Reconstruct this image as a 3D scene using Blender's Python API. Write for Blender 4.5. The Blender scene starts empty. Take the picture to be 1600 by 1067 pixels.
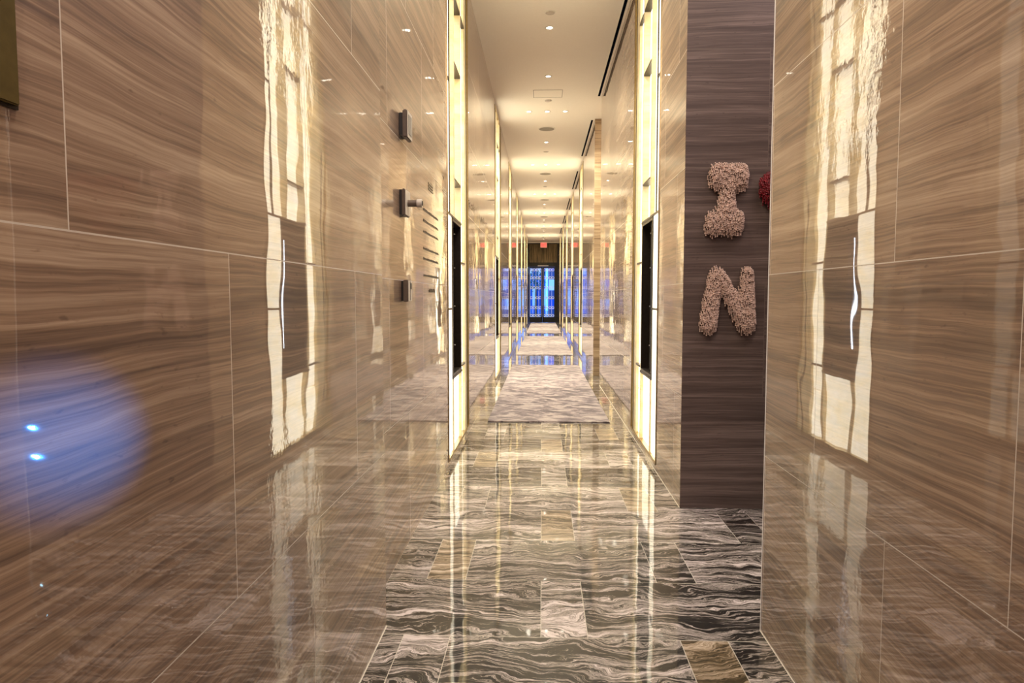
import bpy, bmesh, math, random
from mathutils import Vector
random.seed(7)
S = bpy.context.scene
C = S.collection
# ------------------------------------------------------------ camera
F = 1067.0
cam_d = bpy.data.cameras.new('camera'); cam_d.sensor_width = 36; cam_d.lens = 36*F/1600
cam_d.clip_start = .02; cam_d.clip_end = 400
cam = bpy.data.objects.new('camera', cam_d); C.objects.link(cam)
yaw = math.atan(46.5/F); pit = math.atan(68.5/F*math.cos(yaw))
cam.location = (0, 0, 1.5); cam.rotation_euler = (math.pi/2-pit, 0, yaw)
S.camera = cam
# ------------------------------------------------------------ colour management
S.view_settings.view_transform = 'Standard'; S.view_settings.look = 'None'
S.view_settings.gamma = 1; S.view_settings.use_curve_mapping = False
S.view_settings.exposure = 0.55
cy = S.cycles
cy.use_denoising = True
cy.max_bounces = 14; cy.glossy_bounces = 10; cy.diffuse_bounces = 5; cy.transmission_bounces = 6
cy.sample_clamp_indirect = 6; cy.caustics_reflective = True; cy.caustics_refractive = False
# ------------------------------------------------------------ world: blue dusk outside the doors
W = bpy.data.worlds.new('dusk'); S.world = W; W.use_nodes = True
W.node_tree.nodes['Background'].inputs[0].default_value = (.10, .33, 1, 1)
W.node_tree.nodes['Background'].inputs[1].default_value = 2.5
PANEL_E = 1.75      # backlit onyx
FIN_E = .05
SPOT_W = 90
# unseen fill lights added under the ceiling: lobby, near corridor, side passages
def area(name, loc, sx, sy, e, col):
    L = bpy.data.lights.new(name, 'AREA'); L.shape = 'RECTANGLE'; L.size = sx; L.size_y = sy; L.energy = e; L.color = col
    o = bpy.data.objects.new(name, L); C.objects.link(o); o.location = loc; return o
area('lobby_fill', (.1, -1.4, 4.8), 1.4, 3.2, 80, (1, .80, .84))
area('entry_fill', (.1, 1.9, 4.8), 1.2, 2.4, 42, (1, .86, .74))
area('passage_fill', (2.8, 3.94, 4.8), 2.6, 1.2, 68, (1, .86, .84))
area('passage_fill', (2.8, 12.4, 4.8), 2.6, .9, 90, (1, .88, .70))
# ------------------------------------------------------------ main dimensions
XL0, XL, XR = -.707, -.812, .99
YN, YR0, YR1 = 3.01, 3.04, 4.85
YO0, YO1 = 11.7, 13.15
YEND, YBACK, H = 41.5, -3.5, 4.86
NW = 1.66
NL = [5.88, 11.85, 16.78, 21.72, 26.66, 31.60, 36.54]
NR = [5.88, 16.78, 21.72, 26.66, 31.60, 36.54]
# ------------------------------------------------------------ node helpers
class T:
    def __init__(s, name):
        s.m = bpy.data.materials.new(name); s.m.use_nodes = True
        s.t = s.m.node_tree; s.b = s.t.nodes['Principled BSDF']
    def n(s, k, **kw):
        x = s.t.nodes.new(k)
        for a, v in kw.items(): setattr(x, a, v)
        return x
    def link(s, a, b): s.t.links.new(a, b)
    def M(s, op, a, b=None, c=None):
        x = s.n('ShaderNodeMath', operation=op)
        for i, v in enumerate((a, b, c)):
            if v is None: continue
            if isinstance(v, (int, float)): x.inputs[i].default_value = v
            else: s.link(v, x.inputs[i])
        return x.outputs[0]
    def pos(s):
        g = s.n('ShaderNodeNewGeometry'); p = s.n('ShaderNodeSeparateXYZ'); s.link(g.outputs['Position'], p.inputs[0])
        return p.outputs
    def vec(s, x, y, z):
        c = s.n('ShaderNodeCombineXYZ')
        for i, v in enumerate((x, y, z)):
            if isinstance(v, (int, float)): c.inputs[i].default_value = v
            else: s.link(v, c.inputs[i])
        return c.outputs[0]
    def noise(s, v, scale, detail=4, rough=.55, dist=0):
        x = s.n('ShaderNodeTexNoise'); s.link(v, x.inputs['Vector'])
        x.inputs['Scale'].default_value = scale; x.inputs['Detail'].default_value = detail
        x.inputs['Roughness'].default_value = rough; x.inputs['Distortion'].default_value = dist
        return x.outputs['Fac']
    def white(s, v):
        x = s.n('ShaderNodeTexWhiteNoise', noise_dimensions='3D'); s.link(v, x.inputs[0]); return x.outputs['Value']
    def ramp(s, f, stops, interp='LINEAR'):
        x = s.n('ShaderNodeValToRGB'); s.link(f, x.inputs[0]); cr = x.color_ramp; cr.interpolation = interp
        while len(cr.elements) < len(stops): cr.elements.new(.5)
        for e, (p, c) in zip(cr.elements, stops): e.position = p; e.color = (*c, 1)
        return x.outputs[0]
    def mix(s, f, a, b, mode='MIX'):
        x = s.n('ShaderNodeMix', data_type='RGBA', blend_type=mode)
        for i, v in ((0, f), (6, a), (7, b)):
            if isinstance(v, (int, float)): x.inputs[i].default_value = v
            elif isinstance(v, tuple): x.inputs[i].default_value = (*v, 1)
            else: s.link(v, x.inputs[i])
        return x.outputs[2]
    def bump(s, h, strength, dist):
        x = s.n('ShaderNodeBump'); x.inputs['Strength'].default_value = strength; x.inputs['Distance'].default_value = dist
        s.link(h, x.inputs['Height']); return x.outputs[0]
    def set(s, **kw):
        for k, v in kw.items():
            i = s.b.inputs[k.replace('_', ' ')]
            if isinstance(v, (int, float)): i.default_value = v
            elif isinstance(v, tuple): i.default_value = (*v, 1) if len(v) == 3 else v
            else: s.link(v, i)
        return s

def plain(name, col, rough=.4, metal=0, noise_amt=.08, scale=40, **kw):
    t = T(name); g = t.n('ShaderNodeTexCoord')
    f = t.noise(g.outputs['Object'], scale, 3)
    c2 = tuple(min(1, max(0, c*(1-noise_amt*3))) for c in col)
    t.set(Base_Color=t.ramp(f, [(.3, c2), (.7, col)]), Roughness=rough, Metallic=metal, **kw)
    return t.m

def emit(name, col, e, base=(.8, .8, .8)):
    t = T(name); t.set(Base_Color=base, Emission_Color=col, Emission_Strength=e); return t.m

def stone(name, axis, off, dark, mid, light, polish=1.0, tw=1.045, grout=(.58, .52, .44)):
    """vein-cut marble cladding in .8 m courses, half bond"""
    t = T(name); X, Y, Z = t.pos()
    u = Y if axis == 'y' else X
    other = X if axis == 'y' else Y
    row = t.M('FLOOR', t.M('DIVIDE', t.M('ADD', Z, .0001), .8))
    par = t.M('MODULO', row, 2)
    uu = t.M('ADD', t.M('DIVIDE', t.M('SUBTRACT', u, off), tw), t.M('MULTIPLY', par, .5))
    uu = t.M('ADD', uu, 100)
    col = t.M('FLOOR', uu); fu = t.M('SUBTRACT', uu, col)
    fz = t.M('SUBTRACT', t.M('DIVIDE', Z, .8), row)
    du = t.M('MULTIPLY', t.M('MINIMUM', fu, t.M('SUBTRACT', 1, fu)), tw)
    dz = t.M('MULTIPLY', t.M('MINIMUM', fz, t.M('SUBTRACT', 1, fz)), .8)
    g = t.M('LESS_THAN', t.M('MINIMUM', du, dz), .0015)
    r1 = t.white(t.vec(col, row, 3.7)); r2 = t.white(t.vec(row, col, 9.1))
    # streaks along u; slow waviness
    wob = t.noise(t.vec(t.M('MULTIPLY', u, 1.0), t.M('MULTIPLY', r1, 50), t.M('MULTIPLY', Z, 1.6)), 1.5, 3)
    zz = t.M('ADD', Z, t.M('MULTIPLY', wob, .05))
    v = t.vec(t.M('ADD', t.M('MULTIPLY', u, .35), t.M('MULTIPLY', r2, 40)), t.M('MULTIPLY', r1, 33), t.M('MULTIPLY', zz, 13))
    a = t.noise(v, 1.0, 7, .66, .12)
    v2 = t.vec(t.M('ADD', t.M('MULTIPLY', u, 1.1), t.M('MULTIPLY', r1, 20)), t.M('MULTIPLY', r2, 13), t.M('MULTIPLY', zz, 85))
    b = t.noise(v2, 1.0, 5, .6, .2)
    v3 = t.vec(t.M('ADD', t.M('MULTIPLY', u, 3.2), t.M('MULTIPLY', r2, 20)), t.M('MULTIPLY', r1, 17), t.M('MULTIPLY', zz, 210))
    c3 = t.noise(v3, 1.0, 3, .6, .1)
    spk = t.noise(t.vec(t.M('MULTIPLY', u, 26), t.M('MULTIPLY', r1, 9), t.M('MULTIPLY', zz, 70)), 1.0, 2)
    f = t.M('ADD', t.M('ADD', t.M('MULTIPLY', a, .46), t.M('MULTIPLY', b, .32)), t.M('MULTIPLY', c3, .22))
    f = t.M('SUBTRACT', f, t.M('MULTIPLY', t.M('MAXIMUM', t.M('SUBTRACT', spk, .66), 0), .5))
    f = t.M('ADD', f, t.M('MULTIPLY', t.M('SUBTRACT', r2, .5), .05))
    f = t.M('ADD', t.M('MULTIPLY', t.M('SUBTRACT', f, .5), 1.12), .5)
    base = t.ramp(f, [(.37, dark), (.45, tuple((p+q)/2 for p, q in zip(dark, mid))), (.5, mid), (.55, tuple((p*2+q)/3 for p, q in zip(mid, light))), (.63, light)])
    base = t.mix(g, base, grout)
    hb = t.noise(t.vec(X, Y, Z), 2.2, 2)
    hf = t.noise(t.vec(t.M('MULTIPLY', u, 26), 0., t.M('MULTIPLY', Z, 18)), 1.0, 3)
    patch = t.noise(t.vec(X, Y, Z), 1.1, 1)
    patch = t.M('MULTIPLY', t.M('MAXIMUM', t.M('SUBTRACT', patch, .47), 0), 5)
    h = t.M('ADD', t.M('MULTIPLY', hb, 1.0), t.M('MULTIPLY', t.M('MULTIPLY', hf, patch), .22))
    h = t.M('SUBTRACT', h, t.M('MULTIPLY', g, .25))
    nb = t.bump(h, .5*polish, .0032)
    if polish > .5:
        t.set(Base_Color=base, Roughness=.35, Specular_IOR_Level=.25, Coat_Weight=1.0, Coat_Roughness=t.M('ADD', .012, t.M('MULTIPLY', g, .3)), Coat_IOR=1.9, Coat_Normal=nb)
    else:
        t.set(Base_Color=base, Roughness=.38)
    return t.m

def floor_mat():
    t = T('dark_veined_marble'); X, Y, Z = t.pos()
    yy = t.M('DIVIDE', t.M('ADD', t.M('SUBTRACT', Y, 3.04), 60), .605)
    row = t.M('FLOOR', yy); fy = t.M('SUBTRACT', yy, row)
    par = t.M('MODULO', t.M('ADD', row, 1), 2)
    # period 1.2: long tile 1.0, short tile .2
    q = t.M('ADD', t.M('DIVIDE', X, 1.22), t.M('ADD', t.M('MULTIPLY', par, .5), 50))
    col = t.M('FLOOR', q); fq = t.M('SUBTRACT', q, col)
    short = t.M('LESS_THAN', fq, .17)
    d1 = t.M('MINIMUM', fq, t.M('SUBTRACT', 1, fq)); d2 = t.M('ABSOLUTE', t.M('SUBTRACT', fq, .17))
    dx = t.M('MULTIPLY', t.M('MINIMUM', d1, d2), 1.22)
    dy = t.M('MULTIPLY', t.M('MINIMUM', fy, t.M('SUBTRACT', 1, fy)), .605)
    g = t.M('LESS_THAN', t.M('MINIMUM', dx, dy), .0016)
    cid = t.M('ADD', t.M('MULTIPLY', col, 2), short)
    r1 = t.white(t.vec(cid, row, 1.3)); r2 = t.white(t.vec(row, cid, 5.5)); r3 = t.white(t.vec(cid, row, 8.8))
    ox, oy = t.M('MULTIPLY', r1, 37), t.M('MULTIPLY', r2, 41)
    big = t.noise(t.vec(t.M('ADD', X, ox), t.M('ADD', Y, oy), 0.), 1.9, 3, .5)
    fine = t.noise(t.vec(t.M('MULTIPLY', t.M('ADD', X, ox), 3), t.M('MULTIPLY', t.M('ADD', Y, oy), 6), 2.), 1.6, 4, .6)
    ym = t.M('ADD', t.M('ADD', Y, oy), t.M('ADD', t.M('MULTIPLY', big, .5), t.M('MULTIPLY', fine, .09)))
    v = t.vec(t.M('MULTIPLY', t.M('ADD', X, ox), .9), t.M('MULTIPLY', ym, 15), 0.)
    a = t.noise(v, 1.2, 8, .72, .5)
    v2 = t.vec(t.M('MULTIPLY', t.M('ADD', X, ox), 2.4), t.M('MULTIPLY', ym, 78), 0.)
    b = t.noise(v2, 1.0, 4, .6, .5)
    b3 = t.noise(t.vec(t.M('MULTIPLY', X, 9), t.M('MULTIPLY', ym, 130), 0.), 1.0, 3, .6, 1.2)
    f = t.M('ADD', t.M('ADD', t.M('MULTIPLY', a, .52), t.M('MULTIPLY', b, .30)), t.M('MULTIPLY', b3, .18))
    f = t.M('ADD', f, t.M('MULTIPLY', t.M('SUBTRACT', r3, .5), .05))
    lo = t.noise(t.vec(t.M('ADD', X, oy), t.M('MULTIPLY', t.M('ADD', ym, ox), 3.), 4.), 1.6, 2)
    f = t.M('ADD', t.M('MULTIPLY', t.M('SUBTRACT', f, .5), 1.3), t.M('ADD', .40, t.M('MULTIPLY', lo, .155)))
    c = t.ramp(f, [(.42, (.003, .003, .003)), (.46, (.013, .012, .009)), (.475, (.16, .14, .12)), (.495, (.40, .35, .32)), (.515, (.05, .045, .035)), (.535, (.36, .31, .29)), (.58, (.60, .53, .51))])
    gold = t.M('MULTIPLY', t.M('GREATER_THAN', r1, .7), short)
    c = t.mix(t.M('MULTIPLY', gold, .6), c, t.ramp(f, [(.4, (.06, .045, .02)), (.5, (.3, .21, .11)), (.6, (.5, .4, .25))]))
    c = t.mix(g, c, (.5, .47, .4))
    hb = t.noise(t.vec(X, Y, Z), 3, 2)
    t.set(Base_Color=c, Roughness=.4, Specular_IOR_Level=.2, Coat_Weight=1.0, Coat_Roughness=.035, Coat_IOR=1.6,
          Coat_Normal=t.bump(hb, .3, .004))
    return t.m

def rug_mat():
    t = T('rug_wool'); X, Y, Z = t.pos()
    warp = t.noise(t.vec(X, Y, 0.), 2.2, 3)
    v = t.vec(t.M('ADD', t.M('MULTIPLY', X, 1.6), t.M('MULTIPLY', Y, .9)), t.M('ADD', t.M('MULTIPLY', Y, 3.0), t.M('MULTIPLY', warp, 2.0)), 0.)
    a = t.noise(v, 2.6, 5, .62, .6)
    c = t.ramp(a, [(.39, (.045, .028, .042)), (.48, (.14, .10, .12)), (.54, (.34, .275, .27)), (.68, (.46, .39, .37))])
    fib = t.noise(t.vec(X, Y, Z), 160, 2)
    c = t.mix(.18, c, t.ramp(fib, [(.3, (.15, .12, .12)), (.7, (.5, .44, .41))]))
    t.set(Base_Color=c, Roughness=.95, Sheen_Weight=.3, Normal=t.bump(fib, .6, .004))
    return t.m

def onyx(name, e, warm, base=(.6, .5, .34)):
    t = T(name); X, Y, Z = t.pos()
    n1 = t.noise(t.vec(t.M('MULTIPLY', Y, 2.2), X, t.M('MULTIPLY', Z, 5)), 1.6, 5, .6, .5)
    lin = t.M('ADD', t.M('MULTIPLY', Z, 7.5), t.M('MULTIPLY', t.noise(t.vec(Y, X, Z), 5, 2), .35))
    lin = t.M('ABSOLUTE', t.M('SUBTRACT', t.M('FRACT', lin), .5))
    crack = t.M('LESS_THAN', lin, .012)
    fine = t.noise(t.vec(t.M('MULTIPLY', Y, 40), X, t.M('MULTIPLY', Z, 3)), 1.0, 3)
    c = t.ramp(n1, [(.3, warm), (.55, (1, .93, .74)), (.75, (1, .96, .84))])
    c = t.mix(t.M('MULTIPLY', crack, .45), c, (.5, .42, .25))
    st = t.M('MULTIPLY', e, t.M('ADD', .8, t.M('MULTIPLY', fine, .4)))
    t.set(Base_Color=t.mix(.7, c, base), Emission_Color=c, Emission_Strength=st, Roughness=.25)
    return t.m

def wood_panel():
    t = T('bronze_wood_panel'); X, Y, Z = t.pos()
    a = t.noise(t.vec(t.M('MULTIPLY', X, 14), Y, t.M('MULTIPLY', Z, 1.2)), 1.0, 5, .6)
    t.set(Base_Color=t.ramp(a, [(.35, (.045, .03, .012)), (.65, (.20, .14, .065))]), Roughness=.35, Metallic=.4)
    return t.m

BR = dict(dark=(.122, .078, .055), mid=(.285, .188, .124), light=(.50, .375, .262))
m_left = stone('veined_marble_left', 'y', 2.045, **BR)
m_right = stone('veined_marble_right', 'y', 1.975, **BR)
m_cross = stone('shaded_satin_cross', 'x', .955, (.064, .043, .037), (.120, .084, .072), (.230, .170, .150), polish=.1, tw=1.2, grout=(.16, .12, .10))  # satin finish; the wall's dimmer light is put into darker stone colours
m_pier = stone('satin_marble_pier', 'x', 1.9, (.16, .105, .06), (.30, .21, .125), (.47, .36, .23), polish=.1, grout=(.3, .22, .14))
m_floor = floor_mat(); m_rug = rug_mat(); m_wood = wood_panel()
m_ceil = plain('ceiling_paint', (.86, .82, .75), .7, noise_amt=.01)
m_panel = onyx('backlit_onyx', PANEL_E, (1, .86, .58))
m_fin = onyx('onyx_fin', FIN_E, (1, .74, .36), (.50, .38, .17))
m_brass = plain('aged_brass', (.52, .40, .20), .28, 1, scale=25)
m_bronze = plain('dark_bronze', (.045, .036, .028), .35, .8)
m_black = plain('black_metal', (.006, .006, .006), .35, .3)
m_white = plain('white_trim', (.8, .78, .74), .4, noise_amt=.02)
m_steel = plain('brushed_steel', (.62, .58, .54), .3, 1)
m_devd = plain('brown_plastic', (.13, .095, .07), .4)
m_devw = plain('ivory_plastic', (.62, .56, .48), .35)
m_dark = plain('dark_rubber', (.012, .010, .009), .5)
m_slot = plain('slot_dark', (.003, .004, .010), .9, Specular_IOR_Level=0.)
m_led = emit('led_tube', (.75, .85, 1), 6)
m_lens = emit('downlight_lens', (1, .9, .72), 9)
m_exit = emit('exit_red', (1, .02, .02), 1.2, (.8, .02, .02))
m_exitw = emit('exit_face', (1, .12, .10), .7, (.6, .25, .22))
m_blue = emit('blue_led', (.35, .75, 1), 60)
m_bead = plain('pink_beads', (.74, .52, .42), .42, noise_amt=.12, scale=60)
m_bead2 = plain('shaded_core', (.10, .065, .05), .8)  # core darkened: shade between the bead strands put into its colour
m_red = plain('red_beads', (.30, .006, .014), .3, noise_amt=.2, scale=60)
m_red2 = plain('red_core', (.09, .003, .006), .8)
m_textd = plain('engraved_text', (.06, .045, .03), .5)
t = T('smoked_glass'); t.set(Base_Color=(.02, .017, .013), Roughness=.03, Coat_Weight=.6, Coat_Roughness=.02); m_smoke = t.m
t = T('door_glass'); t.set(Base_Color=(.75, .88, 1), Roughness=0., Transmission_Weight=1.0, IOR=1.12); m_glass = t.m

# ------------------------------------------------------------ mesh helpers
def bx(bm, x0, x1, y0, y1, z0, z1, bev=0):
    if x0 > x1: x0, x1 = x1, x0
    if y0 > y1: y0, y1 = y1, y0
    v = [bm.verts.new(p) for p in [(x0,y0,z0),(x1,y0,z0),(x1,y1,z0),(x0,y1,z0),(x0,y0,z1),(x1,y0,z1),(x1,y1,z1),(x0,y1,z1)]]
    fs = [bm.faces.new([v[i] for i in q]) for q in [(0,3,2,1),(4,5,6,7),(0,1,5,4),(1,2,6,5),(2,3,7,6),(3,0,4,7)]]
    if bev:
        es = list({e for f in fs for e in f.edges})
        bmesh.ops.bevel(bm, geom=es, offset=bev, segments=2, affect='EDGES')
def cyl(bm, c, r, h, axis='z', seg=24, r2=None):
    """cylinder from c along +axis by h"""
    from mathutils import Matrix
    res = bmesh.ops.create_cone(bm, cap_ends=True, segments=seg, radius1=r, radius2=r if r2 is None else r2, depth=h)
    R = {'z': Matrix.Identity(4), 'x': Matrix.Rotation(math.pi/2, 4, 'Y'), 'y': Matrix.Rotation(-math.pi/2, 4, 'X')}[axis]
    o = {'z': Vector((0,0,h/2)), 'x': Vector((h/2,0,0)), 'y': Vector((0,h/2,0))}[axis]
    bmesh.ops.transform(bm, matrix=Matrix.Translation(Vector(c)+o) @ R, verts=res['verts'])
def obj(name, bm, mat, parent=None, smooth=False):
    bmesh.ops.recalc_face_normals(bm, faces=bm.faces)
    me = bpy.data.meshes.new(name); bm.to_mesh(me); bm.free()
    if smooth:
        for p in me.polygons: p.use_smooth = True
    me.materials.append(mat)
    o = bpy.data.objects.new(name, me); C.objects.link(o)
    if parent: o.parent = parent
    return o
def box(name, mat, parent, x0, x1, y0, y1, z0, z1, bev=0):
    bm = bmesh.new(); bx(bm, x0, x1, y0, y1, z0, z1, bev); return obj(name, bm, mat, parent)
def struct(name, mat, boxes):
    bm = bmesh.new()
    for b in boxes: bx(bm, *b)
    o = obj(name, bm, mat); o['kind'] = 'structure'; return o
def tag(o, label, cat, group=None):
    o['label'] = label; o['category'] = cat
    if group: o['group'] = group
    return o
def thing(name, label, cat, loc, group=None):
    o = bpy.data.objects.new(name, None); o.empty_display_size = .1; C.objects.link(o); o.location = loc
    return tag(o, label, cat, group)
def dup(root, loc, label):
    r = root.copy(); C.objects.link(r); r.location = loc; r['label'] = label
    for ch in root.children:
        c = ch.copy(); C.objects.link(c); c.parent = r
        for g in ch.children:
            d = g.copy(); C.objects.link(d); d.parent = c
    return r

# ------------------------------------------------------------ shell
def niche_boxes(x0, x1, ya, yb, niches, face):
    """solid wall between ya and yb with recesses for the light panels"""
    out = []; y = ya; DEP = .16
    for n in niches:
        out.append((x0, x1, y, n, 0, H))
        out.append((x0, x1, n, n+NW, 0, .05)); out.append((x0, x1, n, n+NW, 4.80, H))
        if face < 0: out.append((x0, face-DEP, n, n+NW, .05, 4.80))
        else: out.append((face+DEP, x1, n, n+NW, .05, 4.80))
        y = n+NW
    out.append((x0, x1, y, yb, 0, H))
    return out
struct('floor', m_floor, [(-1.4, 5.2, YBACK, YEND+.25, -.12, 0)])
struct('ceiling', m_ceil, [(-1.4, 5.2, YBACK, YEND+.25, H, H+.1)])
struct('wall_left', m_left, [(-1.3, XL0, YBACK, YN, 0, H)])
struct('wall_left.001', m_left, niche_boxes(-1.3, XL, YN, YEND, NL, XL))
o = struct('wall_right', m_right, [(XR, 5.2, YBACK, YR0, 0, H)])
def two_mat(o, m2, test):
    o.data.materials.append(m2)
    for p in o.data.polygons:
        if test(p): p.material_index = 1
two_mat(o, m_cross, lambda p: abs(p.normal.y) > .9)
o = struct('wall_right.001', m_right, niche_boxes(XR, 5.2, YR1, YO0, NR[:1], XR))
two_mat(o, m_cross, lambda p: p.normal.y < -.9 and p.center.y < YR1+.01)
o = struct('wall_right.002', m_right, niche_boxes(XR, 5.2, YO1, YEND, NR[1:], XR))
two_mat(o, m_pier, lambda p: p.normal.y < -.9 and p.center.y < YO1+.01)
struct('wall_back', m_cross, [(-1.4, 5.2, YBACK-.1, YBACK, 0, H)])
struct('wall_side', m_cross, [(5.0, 5.2, YR0, YR1, 0, H)])
struct('wall_side.001', m_pier, [(5.0, 5.2, YO0, YO1, 0, H)])
# pale edge beads
struct('trim_1', m_white, [(XR-.002, XR+.004, YR0-.004, YR0+.002, 0, H)])
gr = plain('base_joint', (.62, .57, .48), .5)
struct('baseboard_left', gr, [(XL0, XL0+.004, YBACK, YN, 0, .002)])
struct('baseboard_right', gr, [(XR-.004, XR, YBACK, YR0, 0, .002), (XR-.004, XR, YR1, YO0, 0, .002)])

# ------------------------------------------------------------ light panels set in the walls
def make_niche(side, loc, label):
    """local: x into the wall side (sign), y along the corridor, z up"""
    r = thing('wall_light_panel', label, 'light panel', loc, 'backlit onyx panels recessed in the corridor walls')
    s = side
    def B(name, mat, u0, u1, z0, z1, w0, w1, parent=r, bev=0):
        return box(name, mat, parent, s*w0, s*w1, u0, u1, z0, z1, bev)
    Z0, Z1 = .055, 4.795
    bm = bmesh.new()
    for (a, b, c, d) in [(.004, .022, Z0, Z1), (NW-.022, NW-.004, Z0, Z1), (.022, NW-.022, Z0, Z0+.03), (.022, NW-.022, Z1-.02, Z1)]:
        bx(bm, s*-.006, s*.15, a, b, c, d)
    obj('frame', bm, m_brass, r)
    def panels(u0, u1, w, zs):
        for i in range(len(zs)-1):
            B('onyx_panel', m_panel, u0, u1, zs[i]+.008, zs[i+1]-.008, w, w+.03)
        for z in zs[1:-1]: B('crossbar', m_bronze, u0, u1, z-.009, z+.009, -.002, w+.03)
    top = Z1-.02; bot = Z0+.03
    WZ0, WZ1 = .765, 2.235
    # upper field
    panels(.024, .165, .008, [WZ1, 3.39, top])
    panels(.195, .425, .030, [WZ1, top])
    panels(.52, .975, .060, [WZ1, 2.60, 3.66, 4.27, top])
    panels(1.035, 1.315, .030, [.555, .81, 1.85, 4.27, top])
    # middle and lower field
    panels(.024, .33, .008, [bot, 1.40, WZ1])
    panels(.43, .985, .030, [bot, WZ0])
    panels(1.035, 1.315, .030, [bot, .555])
    # onyx reveals between
    B('onyx_fin', m_fin, .430, .515, WZ1+.01, top, 0, .12)
    B('onyx_fin', m_fin, .980, 1.030, WZ1+.01, top, .001, .12)
    B('onyx_fin', m_fin, 1.32, 1.50, bot, top, .004, .12)
    B('onyx_fin', m_fin, 1.515, NW-.024, bot, top, .012, .12)
    B('onyx_fin', m_fin, .340, .42, bot, WZ0, .003, .12)
    B('onyx_fin', m_fin, .990, 1.030, bot, WZ1-.01, .003, .12)
    B('divider', m_bronze, .168, .192, WZ1, top, -.001, .10)
    B('divider', m_bronze, 1.502, 1.513, bot, top, -.001, .10)
    B('crossbar', m_bronze, .024, 1.03, WZ1-.01, WZ1+.01, -.003, .13)
    B('crossbar', m_bronze, .335, 1.03, WZ0-.012, WZ0+.008, -.003, .13)
    # dark display window
    wf = bmesh.new()
    for (a, b, c, d) in [(.336, .362, WZ0+.01, WZ1-.012), (.962, .986, WZ0+.01, WZ1-.012), (.362, .962, WZ0+.01, WZ0+.035), (.362, .962, WZ1-.036, WZ1-.012)]:
        bx(wf, 0, s*.12, a, b, c, d)
    w = obj('display_window', wf, m_bronze, r)
    B('window_glass', m_smoke, .362, .962, WZ0+.035, WZ1-.036, .085, .10, w)
    B('led_tube', m_led, .538, .545, 1.02, 2.04, .060, .067, w)
    mm = bmesh.new()
    bx(mm, s*.03, s*.085, .60, .612, WZ0+.035, WZ1-.036)
    obj('mullion', mm, m_black, w)
    sc = bmesh.new()
    for z in (1.05, 1.42, 1.78, 2.1): cyl(sc, (s*.022, .606, z), .006, .01*s if s > 0 else .01, 'x', 10)
    obj('rivet', sc, m_steel, w)
    return r
ORD = ['nearest', 'second', 'third', 'fourth', 'fifth', 'sixth', 'farthest']
def nlab(side, i, n):
    if i == 0: return f'tall backlit onyx panel with dark window, nearest the camera on the {side} wall'
    if i == n-1: return f'tall backlit onyx panel farthest along the {side} wall, by the glass doors'
    return f'tall backlit onyx panel, {ORD[i]} from the camera along the {side} wall'
pl = make_niche(-1, (XL, NL[0], 0), nlab('left', 0, 7))
for i, y in enumerate(NL[1:], 1): dup(pl, (XL, y, 0), nlab('left', i, 7))
pr = make_niche(1, (XR, NR[0], 0), nlab('right', 0, 6))
for i, y in enumerate(NR[1:], 1): dup(pr, (XR, y, 0), nlab('right', i, 6))

# ------------------------------------------------------------ ceiling fixtures
def make_down(loc, label):
    r = thing('downlight', label, 'ceiling light', loc, 'recessed ceiling downlights')
    bm = bmesh.new(); n = 28
    prof = [(.058, 0), (.060, -.006), (.046, -.008), (.042, -.002), (.040, .0)]
    rings = [[bm.verts.new((p[0]*math.cos(2*math.pi*k/n), p[0]*math.sin(2*math.pi*k/n), p[1])) for k in range(n)] for p in prof]
    for a, b in zip(rings, rings[1:]):
        for k in range(n): bm.faces.new((a[k], a[(k+1) % n], b[(k+1) % n], b[k]))
    obj('trim_ring', bm, m_white, r, True)
    bm = bmesh.new(); cyl(bm, (0, 0, -.004), .032, .003); obj('lens', bm, m_lens, r)
    return r
spots = []
downs = []
lights = [(.088, 8.76, 'single downlight nearest the camera on the ceiling'), (.088, 10.63, 'second single downlight from the camera, before the access panel')]
bay = 0; names = ['first', 'second', 'third', 'fourth', 'fifth', 'last']
for k in range(6):
    y = 12.6 + 4.94*k
    for x, s_ in ((-.242, 'left'), (.088, 'middle'), (.411, 'right')):
        lights.append((x, y, f'{s_} downlight of the {names[k]} row of three along the ceiling'))
    lights.append((.088, y+2.45, f'single downlight just beyond the {names[k]} row of three'))
hidden = [(.088, 1.4), (.088, 4.1), (.088, 6.3), (.088, -1.2)]  # out of view, added to light the near end of the corridor
d0 = None
for (x, y, l) in lights:
    if d0 is None: d0 = make_down((x, y, H), l)
    else: dup(d0, (x, y, H), l)
for (x, y) in hidden:
    dup(d0, (x, y, H), {1.4: 'unseen downlight added just in front of the camera, before the side passage', 4.1: 'unseen downlight added level with the side passage and beaded letters', 6.3: 'unseen downlight added between the two nearest onyx panels', -1.2: 'unseen downlight added behind the camera'}[y])
for i, (x, y) in enumerate([(a, b) for a, b, _ in lights]+hidden):
    L = bpy.data.lights.new('downlight_beam', 'SPOT'); L.energy = SPOT_W*(2.4 if y > 5 else 1.1); L.color = (1, .94, .74)
    L.spot_size = math.radians(125); L.spot_blend = .8; L.shadow_soft_size = .04
    o = bpy.data.objects.new('downlight_beam', L); C.objects.link(o); o.location = (x, y, H-.03)
def disc(name, loc, r, label, cat, mat, group, ring=True):
    th = thing(name, label, cat, loc, group)
    bm = bmesh.new(); cyl(bm, (0, 0, -.008), r, .008, seg=36); obj('rim', bm, m_white, th)
    bm = bmesh.new(); cyl(bm, (0, 0, -.012), r*.86, .005, seg=36, r2=r*.9); obj('grille' if r > .1 else 'cap', bm, mat, th)
    return th
m_grille = plain('speaker_grille', (.42, .38, .32), .7, scale=300, noise_amt=.2)
sp = [disc('ceiling_speaker', (.088, 13.87, H), .17, 'round flush ceiling speaker nearest the camera', 'speaker', m_grille, 'round ceiling speakers')]
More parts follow.
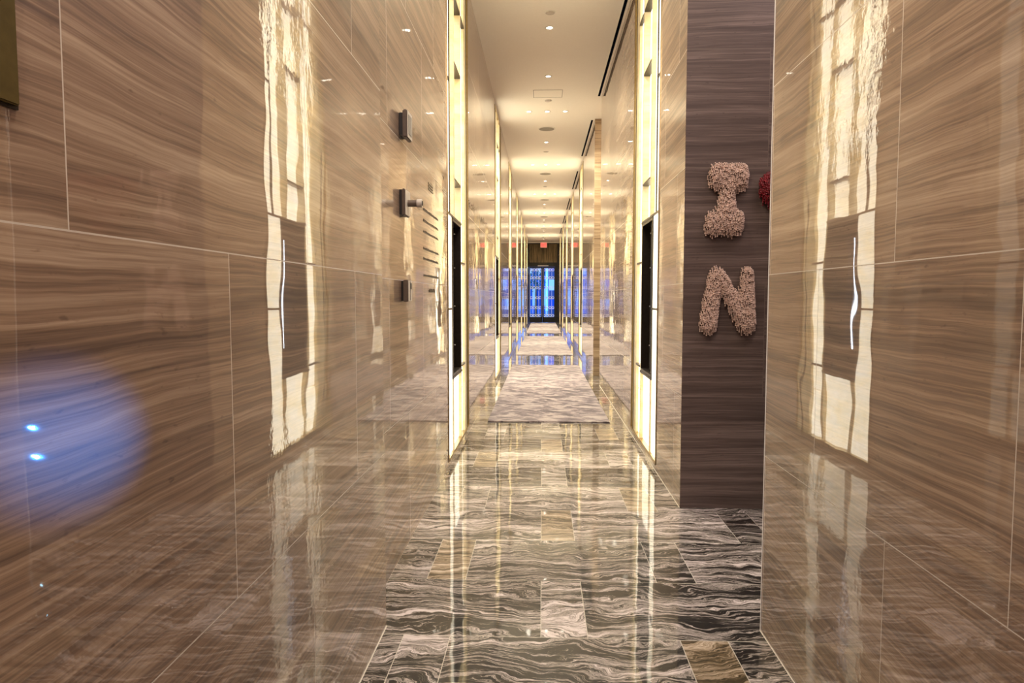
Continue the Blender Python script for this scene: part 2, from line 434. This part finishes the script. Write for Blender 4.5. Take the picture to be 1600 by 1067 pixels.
for k in range(1, 6): dup(sp[0], (.088, 13.87+4.94*k, H), f'round flush ceiling speaker, {ORD[k]} from the camera')
de = disc('smoke_detector', (.088, 8.30, H), .062, 'small white ceiling detector beside the nearest downlight', 'detector', m_devw, 'small ceiling discs')
dup(de, (.099, 11.92, H), 'small ceiling detector just beyond the access panel')
for k in range(5): dup(de, (.088, 16.02+4.94*k, H), f'small ceiling detector behind the {names[k]} round speaker')
bm = bmesh.new()
bx(bm, -.15, .33, 11.32, 11.326, H-.003, H+.001); bx(bm, -.15, .33, 11.734, 11.74, H-.003, H+.001)
bx(bm, -.15, -.144, 11.32, 11.74, H-.003, H+.001); bx(bm, .324, .33, 11.32, 11.74, H-.003, H+.001)
ap = thing('access_panel', 'square flush access panel outlined in the ceiling by the three downlights', 'panel', (0, 0, 0))
obj('edge_gap', bm, m_bronze, ap)
box('cover', m_ceil, ap, -.143, .323, 11.327, 11.733, H-.002, H)
slots = [(1.0, 3.0, 'overhead'), (5.0, 11.7, 'nearest'), (13.24, 16.55, 'second'), (18.5, 21.5, 'third'), (23.5, 26.45, 'fourth'), (28.4, 31.35, 'fifth'), (33.3, 36.3, 'sixth')]
for a, b, nm in slots[1:]:
    t0 = thing('slot_diffuser', f'long dark ceiling air slot beside the right wall, {nm} from the camera', 'air vent', (.944, a, H), 'ceiling air slots by the right wall')
    bm = bmesh.new(); bx(bm, -.026, -.019, 0, b-a, -.004, 0); bx(bm, .019, .026, 0, b-a, -.004, 0); obj('rail', bm, m_ceil, t0)
    box('slot', m_slot, t0, -.019, .019, 0, b-a, -.002, 0)

# ------------------------------------------------------------ rugs
for (y0, y1, l) in [(8.16, 15.08, 'pale runner rug with purple grey brushstrokes, nearest the camera'),
                    (17.8, 26.4, 'pale runner rug in the middle of the corridor, behind the nearest rug'),
                    (28.7, 40.6, 'pale runner rug farthest away, in front of the glass doors')]:
    bm = bmesh.new(); bx(bm, -.65, .82, y0, y1, 0.0005, .014, .004)
    tag(obj('runner_rug', bm, m_rug), l, 'rug', 'runner rugs along the corridor')

# ------------------------------------------------------------ wall devices on the left
d = thing('wall_speaker', 'boxy wall speaker with steel rim, topmost of the three left wall devices', 'speaker', (XL, 3.97, 2.485))
bm = bmesh.new(); bx(bm, 0.001, .022, -.058, .058, -.062, .062); obj('back_box', bm, m_dark, d)
bm = bmesh.new(); bx(bm, .022, .05, -.072, .072, -.078, .078, .006); hs = obj('housing', bm, m_devd, d)
bm = bmesh.new(); bx(bm, .049, .0515, -.069, .069, -.075, .075, .001); obj('face_plate', bm, m_devw, hs)
bm = bmesh.new(); bx(bm, .0515, .054, -.045, .045, -.055, .055, .0015); obj('grille', bm, m_grille, d)
d = thing('security_camera', 'wall mounted camera on square plate with barrel pointing out, middle left wall device', 'camera', (XL, 3.97, 2.045))
bm = bmesh.new(); bx(bm, .001, .014, -.070, .070, -.070, .070); obj('gasket', bm, m_dark, d)
bm = bmesh.new(); bx(bm, .014, .034, -.075, .075, -.075, .075, .005); bp = obj('back_plate', bm, m_devd, d)
bm = bmesh.new(); bx(bm, .0335, .036, -.072, .072, -.072, .072, .001); obj('face_plate', bm, m_devw, bp)
bm = bmesh.new(); cyl(bm, (.034, 0, 0), .020, .055, 'x'); obj('barrel', bm, m_devd, d, False)
bm = bmesh.new(); cyl(bm, (.089, 0, 0), .024, .030, 'x'); cb = obj('camera_head', bm, m_devw, d)
bm = bmesh.new(); cyl(bm, (.119, 0, 0), .014, .004, 'x'); cyl(bm, (.100, 0, 0), .003, .02, 'x', 8); obj('lens', bm, m_black, cb)
d = thing('thermostat', 'slim upright wall thermostat, lowest of the three left wall devices', 'thermostat', (XL, 3.98, 1.54))
bm = bmesh.new(); bx(bm, .001, .012, -.052, .052, -.058, .058); obj('back_plate', bm, m_dark, d)
bm = bmesh.new(); bx(bm, .012, .042, -.056, .056, -.063, .063, .004); c_ = obj('housing', bm, m_devd, d)
bm = bmesh.new(); bx(bm, .0415, .0425, -.053, .053, -.060, .060); obj('face_plate', bm, m_devw, c_)
bm = bmesh.new(); bx(bm, .042, .044, -.004, .004, -.055, .055); obj('slot', bm, m_bronze, c_)
bm = bmesh.new(); bx(bm, .042, .0435, .012, .045, .01, .045); obj('screen', bm, m_dark, c_)
# lettered directory
d = thing('wall_lettering', 'dark lettered directory of ruled lines mounted flat on the left wall', 'lettering', (XL, 4.68, 1.7))
def line(z, y0=0, y1=.68):
    bm = bmesh.new(); y = y0; 
    bx(bm, 0, .002, y0, y1, z-.003, z+.002)
    while y < y1-.02:
        w = random.uniform(.006, .014)
        bx(bm, 0, .002, y, y+w, z+.002, z+random.choice((.010, .010, .014))); y += w+.006
    obj('text_line', bm, m_textd, d)
for z in (.40, .325, .25, .135, .065, -.05): line(z)
bm = bmesh.new()
for k in range(9): bx(bm, 0, .004, .22+k*.028, .24+k*.028, -.16, -.145 + (.008 if k % 3 else 0))
obj('small_text', bm, m_textd, d)
bm = bmesh.new()
for k in range(3):
    bx(bm, 0, .004, .22, .42, .57+.02*k, .582+.02*k)
obj('heading', bm, plain('heading_text', (.22, .17, .11), .5), d)
# bronze plaque at the near left edge
d = thing('bronze_plaque', 'olive bronze plate on the near left wall at the top left edge', 'plaque', (XL0, .55, 1.755))
box('plate', plain('olive_bronze', (.16, .125, .04), .35, .7), d, .0, .010, 0, .352, 0, .9, .002)
box('border', m_bronze, d, .0, .004, -.004, .356, -.004, .904)

# ------------------------------------------------------------ beaded letters on the dark cross wall
def cap_h(segs, x, z):
    best = 0
    for (xa, za, ra, xb, zb, rb) in segs:
        dx, dz = xb-xa, zb-za; L2 = dx*dx+dz*dz
        t_ = 0 if L2 == 0 else max(0, min(1, ((x-xa)*dx+(z-za)*dz)/L2))
        r = ra+(rb-ra)*t_; dd = math.hypot(x-xa-dx*t_, z-za-dz*t_)
        if dd < r: best = max(best, math.sqrt(r*r-dd*dd))
    return best if best < .045 else .045+(best-.045)*.35
def beaded(name, segs, loc, label, cat, mb, mc, group, depth=1.0, rb=.0060):
    r = thing(name, label, cat, loc, group)
    xs = [s_[0] for s_ in segs]+[s_[3] for s_ in segs]; zs = [s_[1] for s_ in segs]+[s_[4] for s_ in segs]
    R = max(max(s_[2], s_[5]) for s_ in segs)
    x0, x1, z0, z1 = min(xs)-R, max(xs)+R, min(zs)-R, max(zs)+R
    # core: height field over a grid
    n = .012; nx = int((x1-x0)/n)+2; nz = int((z1-z0)/n)+2
    bm = bmesh.new(); V = {}
    def vtx(i, j):
        if (i, j) not in V:
            x, z = x0+i*n, z0+j*n; V[i, j] = bm.verts.new((x, -max(.003, cap_h(segs, x, z)*depth-.006), z))
        return V[i, j]
    for i in range(nx):
        for j in range(nz):
            if min(cap_h(segs, x0+(i+a)*n, z0+(j+b)*n) for a in (0, 1) for b in (0, 1)) > .012:
                bm.faces.new((vtx(i, j), vtx(i+1, j), vtx(i+1, j+1), vtx(i, j+1)))
    g = bmesh.ops.extrude_face_region(bm, geom=list(bm.faces))
    for v in [e for e in g['geom'] if isinstance(e, bmesh.types.BMVert)]: v.co.y = 0
    obj('core', bm, mc, r, True)
    # bead strands
    ico = bmesh.new(); bmesh.ops.create_icosphere(ico, subdivisions=1, radius=rb)
    iv = [v.co.copy() for v in ico.verts]; iff = [[v.index for v in f.verts] for f in ico.faces]; ico.free()
    verts, faces = [], []
    sx, sz = rb*2.05, .022; row = 0; z = z1
    while z > z0:
        x = x0 + (row % 2)*sx/2
        while x < x1:
            jx, jz = x+random.uniform(-.0006, .0006), z+random.uniform(-.009, .009)
            h = cap_h(segs, jx, jz)
            if h > 0:
                k_n = random.choice((3, 4, 4)); fl = random.uniform(.0, .0035)
                px, pz, py = jx, jz, h*depth
                for k in range(k_n):
                    hh = cap_h(segs, px, pz)
                    if hh > 0: py = max(hh*depth + k*fl, py-.004)
                    elif k and py < .012: break
                    b0 = len(verts)
                    verts += [(px+c.x, -(py)+c.y, pz+c.z) for c in iv]
                    faces += [[b0+q for q in f] for f in iff]
                    pz -= rb*1.75
            x += sx
        z -= sz; row += 1
    me = bpy.data.meshes.new('bead_strands'); me.from_pydata(verts, [], faces)
    for p in me.polygons: p.use_smooth = True
    me.materials.append(mb); o = bpy.data.objects.new('bead_strands', me); C.objects.link(o); o.parent = r; o['kind'] = 'stuff'
    return r
k = .00147    # one crop pixel of the letters in metres
def cv(px, pz): return ((1040+px*.328-846.5)*0 + px*k, -pz*k)
def seg(ax, az, ar, bx_, bz, br): return (ax*k, -az*k, ar*k, bx_*k, -bz*k, br*k)
I_s = [seg(228, 212, 38, 338, 212, 38), seg(230, 262, 38, 338, 262, 38), seg(234, 237, 48, 332, 237, 48), seg(283, 235, 44, 276, 335, 41), seg(276, 335, 41, 270, 440, 60),
       seg(214, 428, 38, 322, 428, 38), seg(214, 470, 40, 320, 470, 40), seg(222, 449, 48, 314, 449, 48)]
N_s = [seg(232, 692, 36, 200, 925, 46), seg(243, 695, 34, 380, 925, 46), seg(378, 692, 34, 380, 925, 46)]
# origin of crop coordinates on the wall plane
OX, OZ = ((1040-846.5)/1067)*4.78, 1.5+((465-200)/1067)*4.78
grp = 'beaded letter sculptures on the dark stone wall'
def place(segs):
    cx = sum(s_[0]+s_[3] for s_ in segs)/(2*len(segs)); cz = min(min(s_[1], s_[4]) for s_ in segs)
    return [(a-cx, b-cz, c, d_-cx, e-cz, f) for a, b, c, d_, e, f in segs], (OX+cx, YR1-.001, OZ+cz)
s_, l_ = place(I_s); beaded('beaded_letter', s_, l_, 'pink beaded letter I hanging above the N on the dark stone wall', 'wall letter', m_bead, m_bead2, grp)
s_, l_ = place(N_s); beaded('beaded_letter', s_, l_, 'pink beaded letter N hanging below the I on the dark stone wall', 'wall letter', m_bead, m_bead2, grp)
Hs = [(-.15, .265, .135, 0, -.02, .06), (.15, .265, .135, 0, -.02, .06), (-.1, .25, .12, .1, .25, .12)]
beaded('beaded_heart', Hs, (1.77, YR1-.001, 1.99), 'dark red beaded heart half hidden behind the right wall edge', 'wall heart', m_red, m_red2, None, .9)

# ------------------------------------------------------------ blue spotlight in the side passage
LX, LY = 2.0, 4.37
d = thing('blue_spotlight', 'small blue twin-lamp floor light in the side passage, seen reflected on the left wall', 'floor light', (LX, LY, 0))
bm = bmesh.new(); cyl(bm, (0, 0, 0), .11, .02); obj('base', bm, m_black, d)
bm = bmesh.new(); cyl(bm, (0, .03, .02), .015, .66); obj('pole', bm, m_black, d)
bm = bmesh.new(); bx(bm, -.02, .03, -.05, .06, .34, .74, .008); h_ = obj('head', bm, m_black, d)
for z in (.645, .44):
    bm = bmesh.new(); cyl(bm, (-.026, 0, z), .007, .007, 'x'); obj('lamp', bm, m_blue, h_)
tgt = Vector((XL0, .985, 1.285))
for z in (.645, .44):
    L = bpy.data.lights.new('blue_beam', 'SPOT'); L.energy = 95; L.color = (.03, .30, 1); L.spot_size = math.radians(3.9); L.spot_blend = 1; L.shadow_soft_size = .008
    o = bpy.data.objects.new('blue_beam', L); C.objects.link(o); o.location = (LX-.06, LY-.02, z)
    o.rotation_euler = (tgt-o.location).to_track_quat('-Z', 'Y').to_euler()

# ------------------------------------------------------------ end doors
D = YEND
struct('wall_end', m_black, [(-1.3, XL+.03, D, D+.2, 0, H), (.80, 5.2, D, D+.2, 0, H), (XL+.03, .80, D+.06, D+.2, 3.36, H)])
struct('trim_4', m_ceil, [(XL, XR, D-.02, D+.02, 4.78, H)])
struct('wall_end.001', m_wood, [(XL+.06, XR-.08, D-.01, D+.05, 3.62, 4.72)])
struct('trim_5', m_black, [(XL, XR, D-.03, D+.05, 4.72, 4.78), (XL, XR, D-.03, D+.06, 3.36, 3.62), (.80, XR, D-.03, D, 0, 3.4), (XL, XL+.03, D-.03, D+.06, 0, 3.4)])
def leaf(x0, x1, name, label, hx):
    r = thing('glass_door', label, 'door', (x0, D, 0), 'pair of glass doors at the corridor end')
    w = x1-x0; r_ = .02
    bm = bmesh.new()
    bx(bm, 0, .05 if hx > .5 else .09, -.01, .04, .005, 3.35); bx(bm, w-(.09 if hx > .5 else .05), w, -.01, .04, .005, 3.35)
    bx(bm, .05, w-.05, -.01, .04, .005, .33); bx(bm, .05, w-.05, -.01, .04, 3.27, 3.35)
    obj('frame', bm, m_black, r)
    box('glass', m_glass, r, .05, w-.05, .010, .018, .33, 3.27)
    bm = bmesh.new(); x = .05
    while x < w-.04:
        bx(bm, x, x+.018, .000, .006, .33, 3.27); x += (w-.1)/4
    for z in (.42, .9, 1.5, 2.1, 2.7, 3.18):
        for q in range(4):
            cx = .05+(w-.1)/4*(q+.5); n = 20
            for j in range(n):
                a0, a1 = 2*math.pi*j/n, 2*math.pi*(j+1)/n
                p = [bm.verts.new((cx+rr*math.cos(a), yy, z+rr*math.sin(a))) for a, rr, yy in
                     [(a0, .052, .000), (a1, .052, .000), (a1, .082, .000), (a0, .082, .000)]]
                bm.faces.new(p)
                p = [bm.verts.new((cx+rr*math.cos(a), yy, z+rr*math.sin(a))) for a, rr, yy in
                     [(a0, .052, .006), (a1, .052, .006), (a1, .082, .006), (a0, .082, .006)]]
                bm.faces.new(p)
    obj('lattice', bm, plain('lattice_white', (.9, .93, .97), .3), r)
    bm = bmesh.new(); cyl(bm, (hx, -.05, .35), .012, 2.9); cyl(bm, (hx, -.05, .6), .008, .05, 'y'); cyl(bm, (hx, -.05, 2.9), .008, .05, 'y')
    obj('pull_handle', bm, m_steel, r)
    return r
leaf(-.775, .035, 'l', 'left leaf of the tall black framed glass doors with circle lattice', .77)
leaf(.04, .80, 'r', 'right leaf of the tall black framed glass doors with circle lattice', .04)
d = thing('door_closer', 'dark door closer box above the middle of the glass doors', 'door closer', (.05, D-.04, 3.56))
box('body', m_bronze, d, -.26, .26, -.04, .01, -.05, .05, .006); box('arm', m_steel, d, -.30, .34, -.03, -.015, -.16, -.12)
# exit sign
d = thing('exit_sign', 'red glowing EXIT sign hung below the ceiling before the glass doors', 'sign', (.10, 40.6, 4.60))
box('housing', m_white, d, -.19, .19, 0, .05, -.15, .15, .008)
box('face', m_exitw, d, -.175, .175, -.006, -.0005, -.135, .135)
bm = bmesh.new(); bx(bm, -.01, .01, .015, .035, .15, H-4.60); obj('stem', bm, m_white, d)
bm = bmesh.new()
def E_(x, w=.05, h=.15, t_=.016):
    y0, y1 = -.010, -.006
    bx(bm, x, x+t_, y0, y1, -h/2, h/2)
    for z in (-h/2, -t_/2, h/2-t_): bx(bm, x+t_, x+w, y0, y1, z, z+t_)
def quadbar(xa, za, xb, zb, t_=.018):
    dx, dz = xb-xa, zb-za; L_ = math.hypot(dx, dz); nx, nz = -dz/L_*t_/2, dx/L_*t_/2
    vs = []
    for y in (-.010, -.006):
        for (x, z) in [(xa+nx, za+nz), (xb+nx, zb+nz), (xb-nx, zb-nz), (xa-nx, za-nz)]: vs.append(bm.verts.new((x, y, z)))
    for q in [(0,1,2,3),(7,6,5,4),(0,4,5,1),(1,5,6,2),(2,6,7,3),(3,7,4,0)]: bm.faces.new([vs[i] for i in q])
E_(-.150)
quadbar(-.080, .072, -.020, -.072); quadbar(-.080, -.072, -.020, .072)
bx(bm, .008, .026, -.010, -.006, -.075, .075)
bx(bm, .050, .130, -.010, -.006, .057, .075); bx(bm, .081, .099, -.010, -.006, -.075, .057)
obj('letters', bm, m_exit, d)
# camera dome near the end
d = disc('smoke_detector', (.07, 38.2, H), .05, 'small dark ceiling device in front of the exit sign', 'detector', m_bronze, None)

# ------------------------------------------------------------ street outside
m_pave = plain('wet_pavement', (.10, .13, .18), .25)
struct('floor.001', m_pave, [(-25, 25, YEND+.25, 80, -.2, -.02)])
def facade(name, x0, x1, y, h, wallc, label, lit, nx_, nz_):
    r = thing(name, label, 'building', (x0, y, -.02))
    box('wall', plain(name+'_wall', wallc, .6), r, 0, x1-x0, 0, 6, 0, h)
    for i in range(nx_):
        for j in range(nz_):
            w = (x1-x0)/nx_; hh = h/nz_
            box('window', lit if (i+j) % 2 else m_winb, r, w*i+w*.03, w*(i+.97), -.05, .02, hh*j+hh*.25, hh*j+hh*.8)
m_winb = plain('blue_glass', (.04, .16, .55), .1)
m_win1 = emit('lit_window', (.25, .55, 1), .35)
facade('building', -9, .35, 66, 9, (.16, .36, .80), 'pale blue building across the street seen through the left door', m_win1, 22, 3)
facade('building', .6, 9, 62, 7, (.06, .12, .26), 'darker building across the street seen through the right door', m_win1, 16, 4)
tr = thing('street_tree', 'dark green street tree seen through the left glass door', 'tree', (-.45, 52, -.02))
bm = bmesh.new(); cyl(bm, (0, 0, 0), .1, 2.6, r2=.06); obj('trunk', bm, plain('bark', (.05, .035, .02), .8), tr)
bm = bmesh.new()
for _ in range(420):
    a, b2, rr = random.uniform(0, 6.28), random.uniform(-1, 1), random.random()**.4*.75
    c = Vector((rr*math.cos(a)*math.sqrt(1-b2*b2), rr*math.sin(a)*math.sqrt(1-b2*b2), 2.9+rr*b2*1.4))
    q = [c+Vector([random.uniform(-.09, .09) for _ in range(3)]) for _ in range(4)]
    bm.faces.new([bm.verts.new(p) for p in q])
obj('foliage', bm, plain('leaves', (.02, .16, .12), .6), tr)
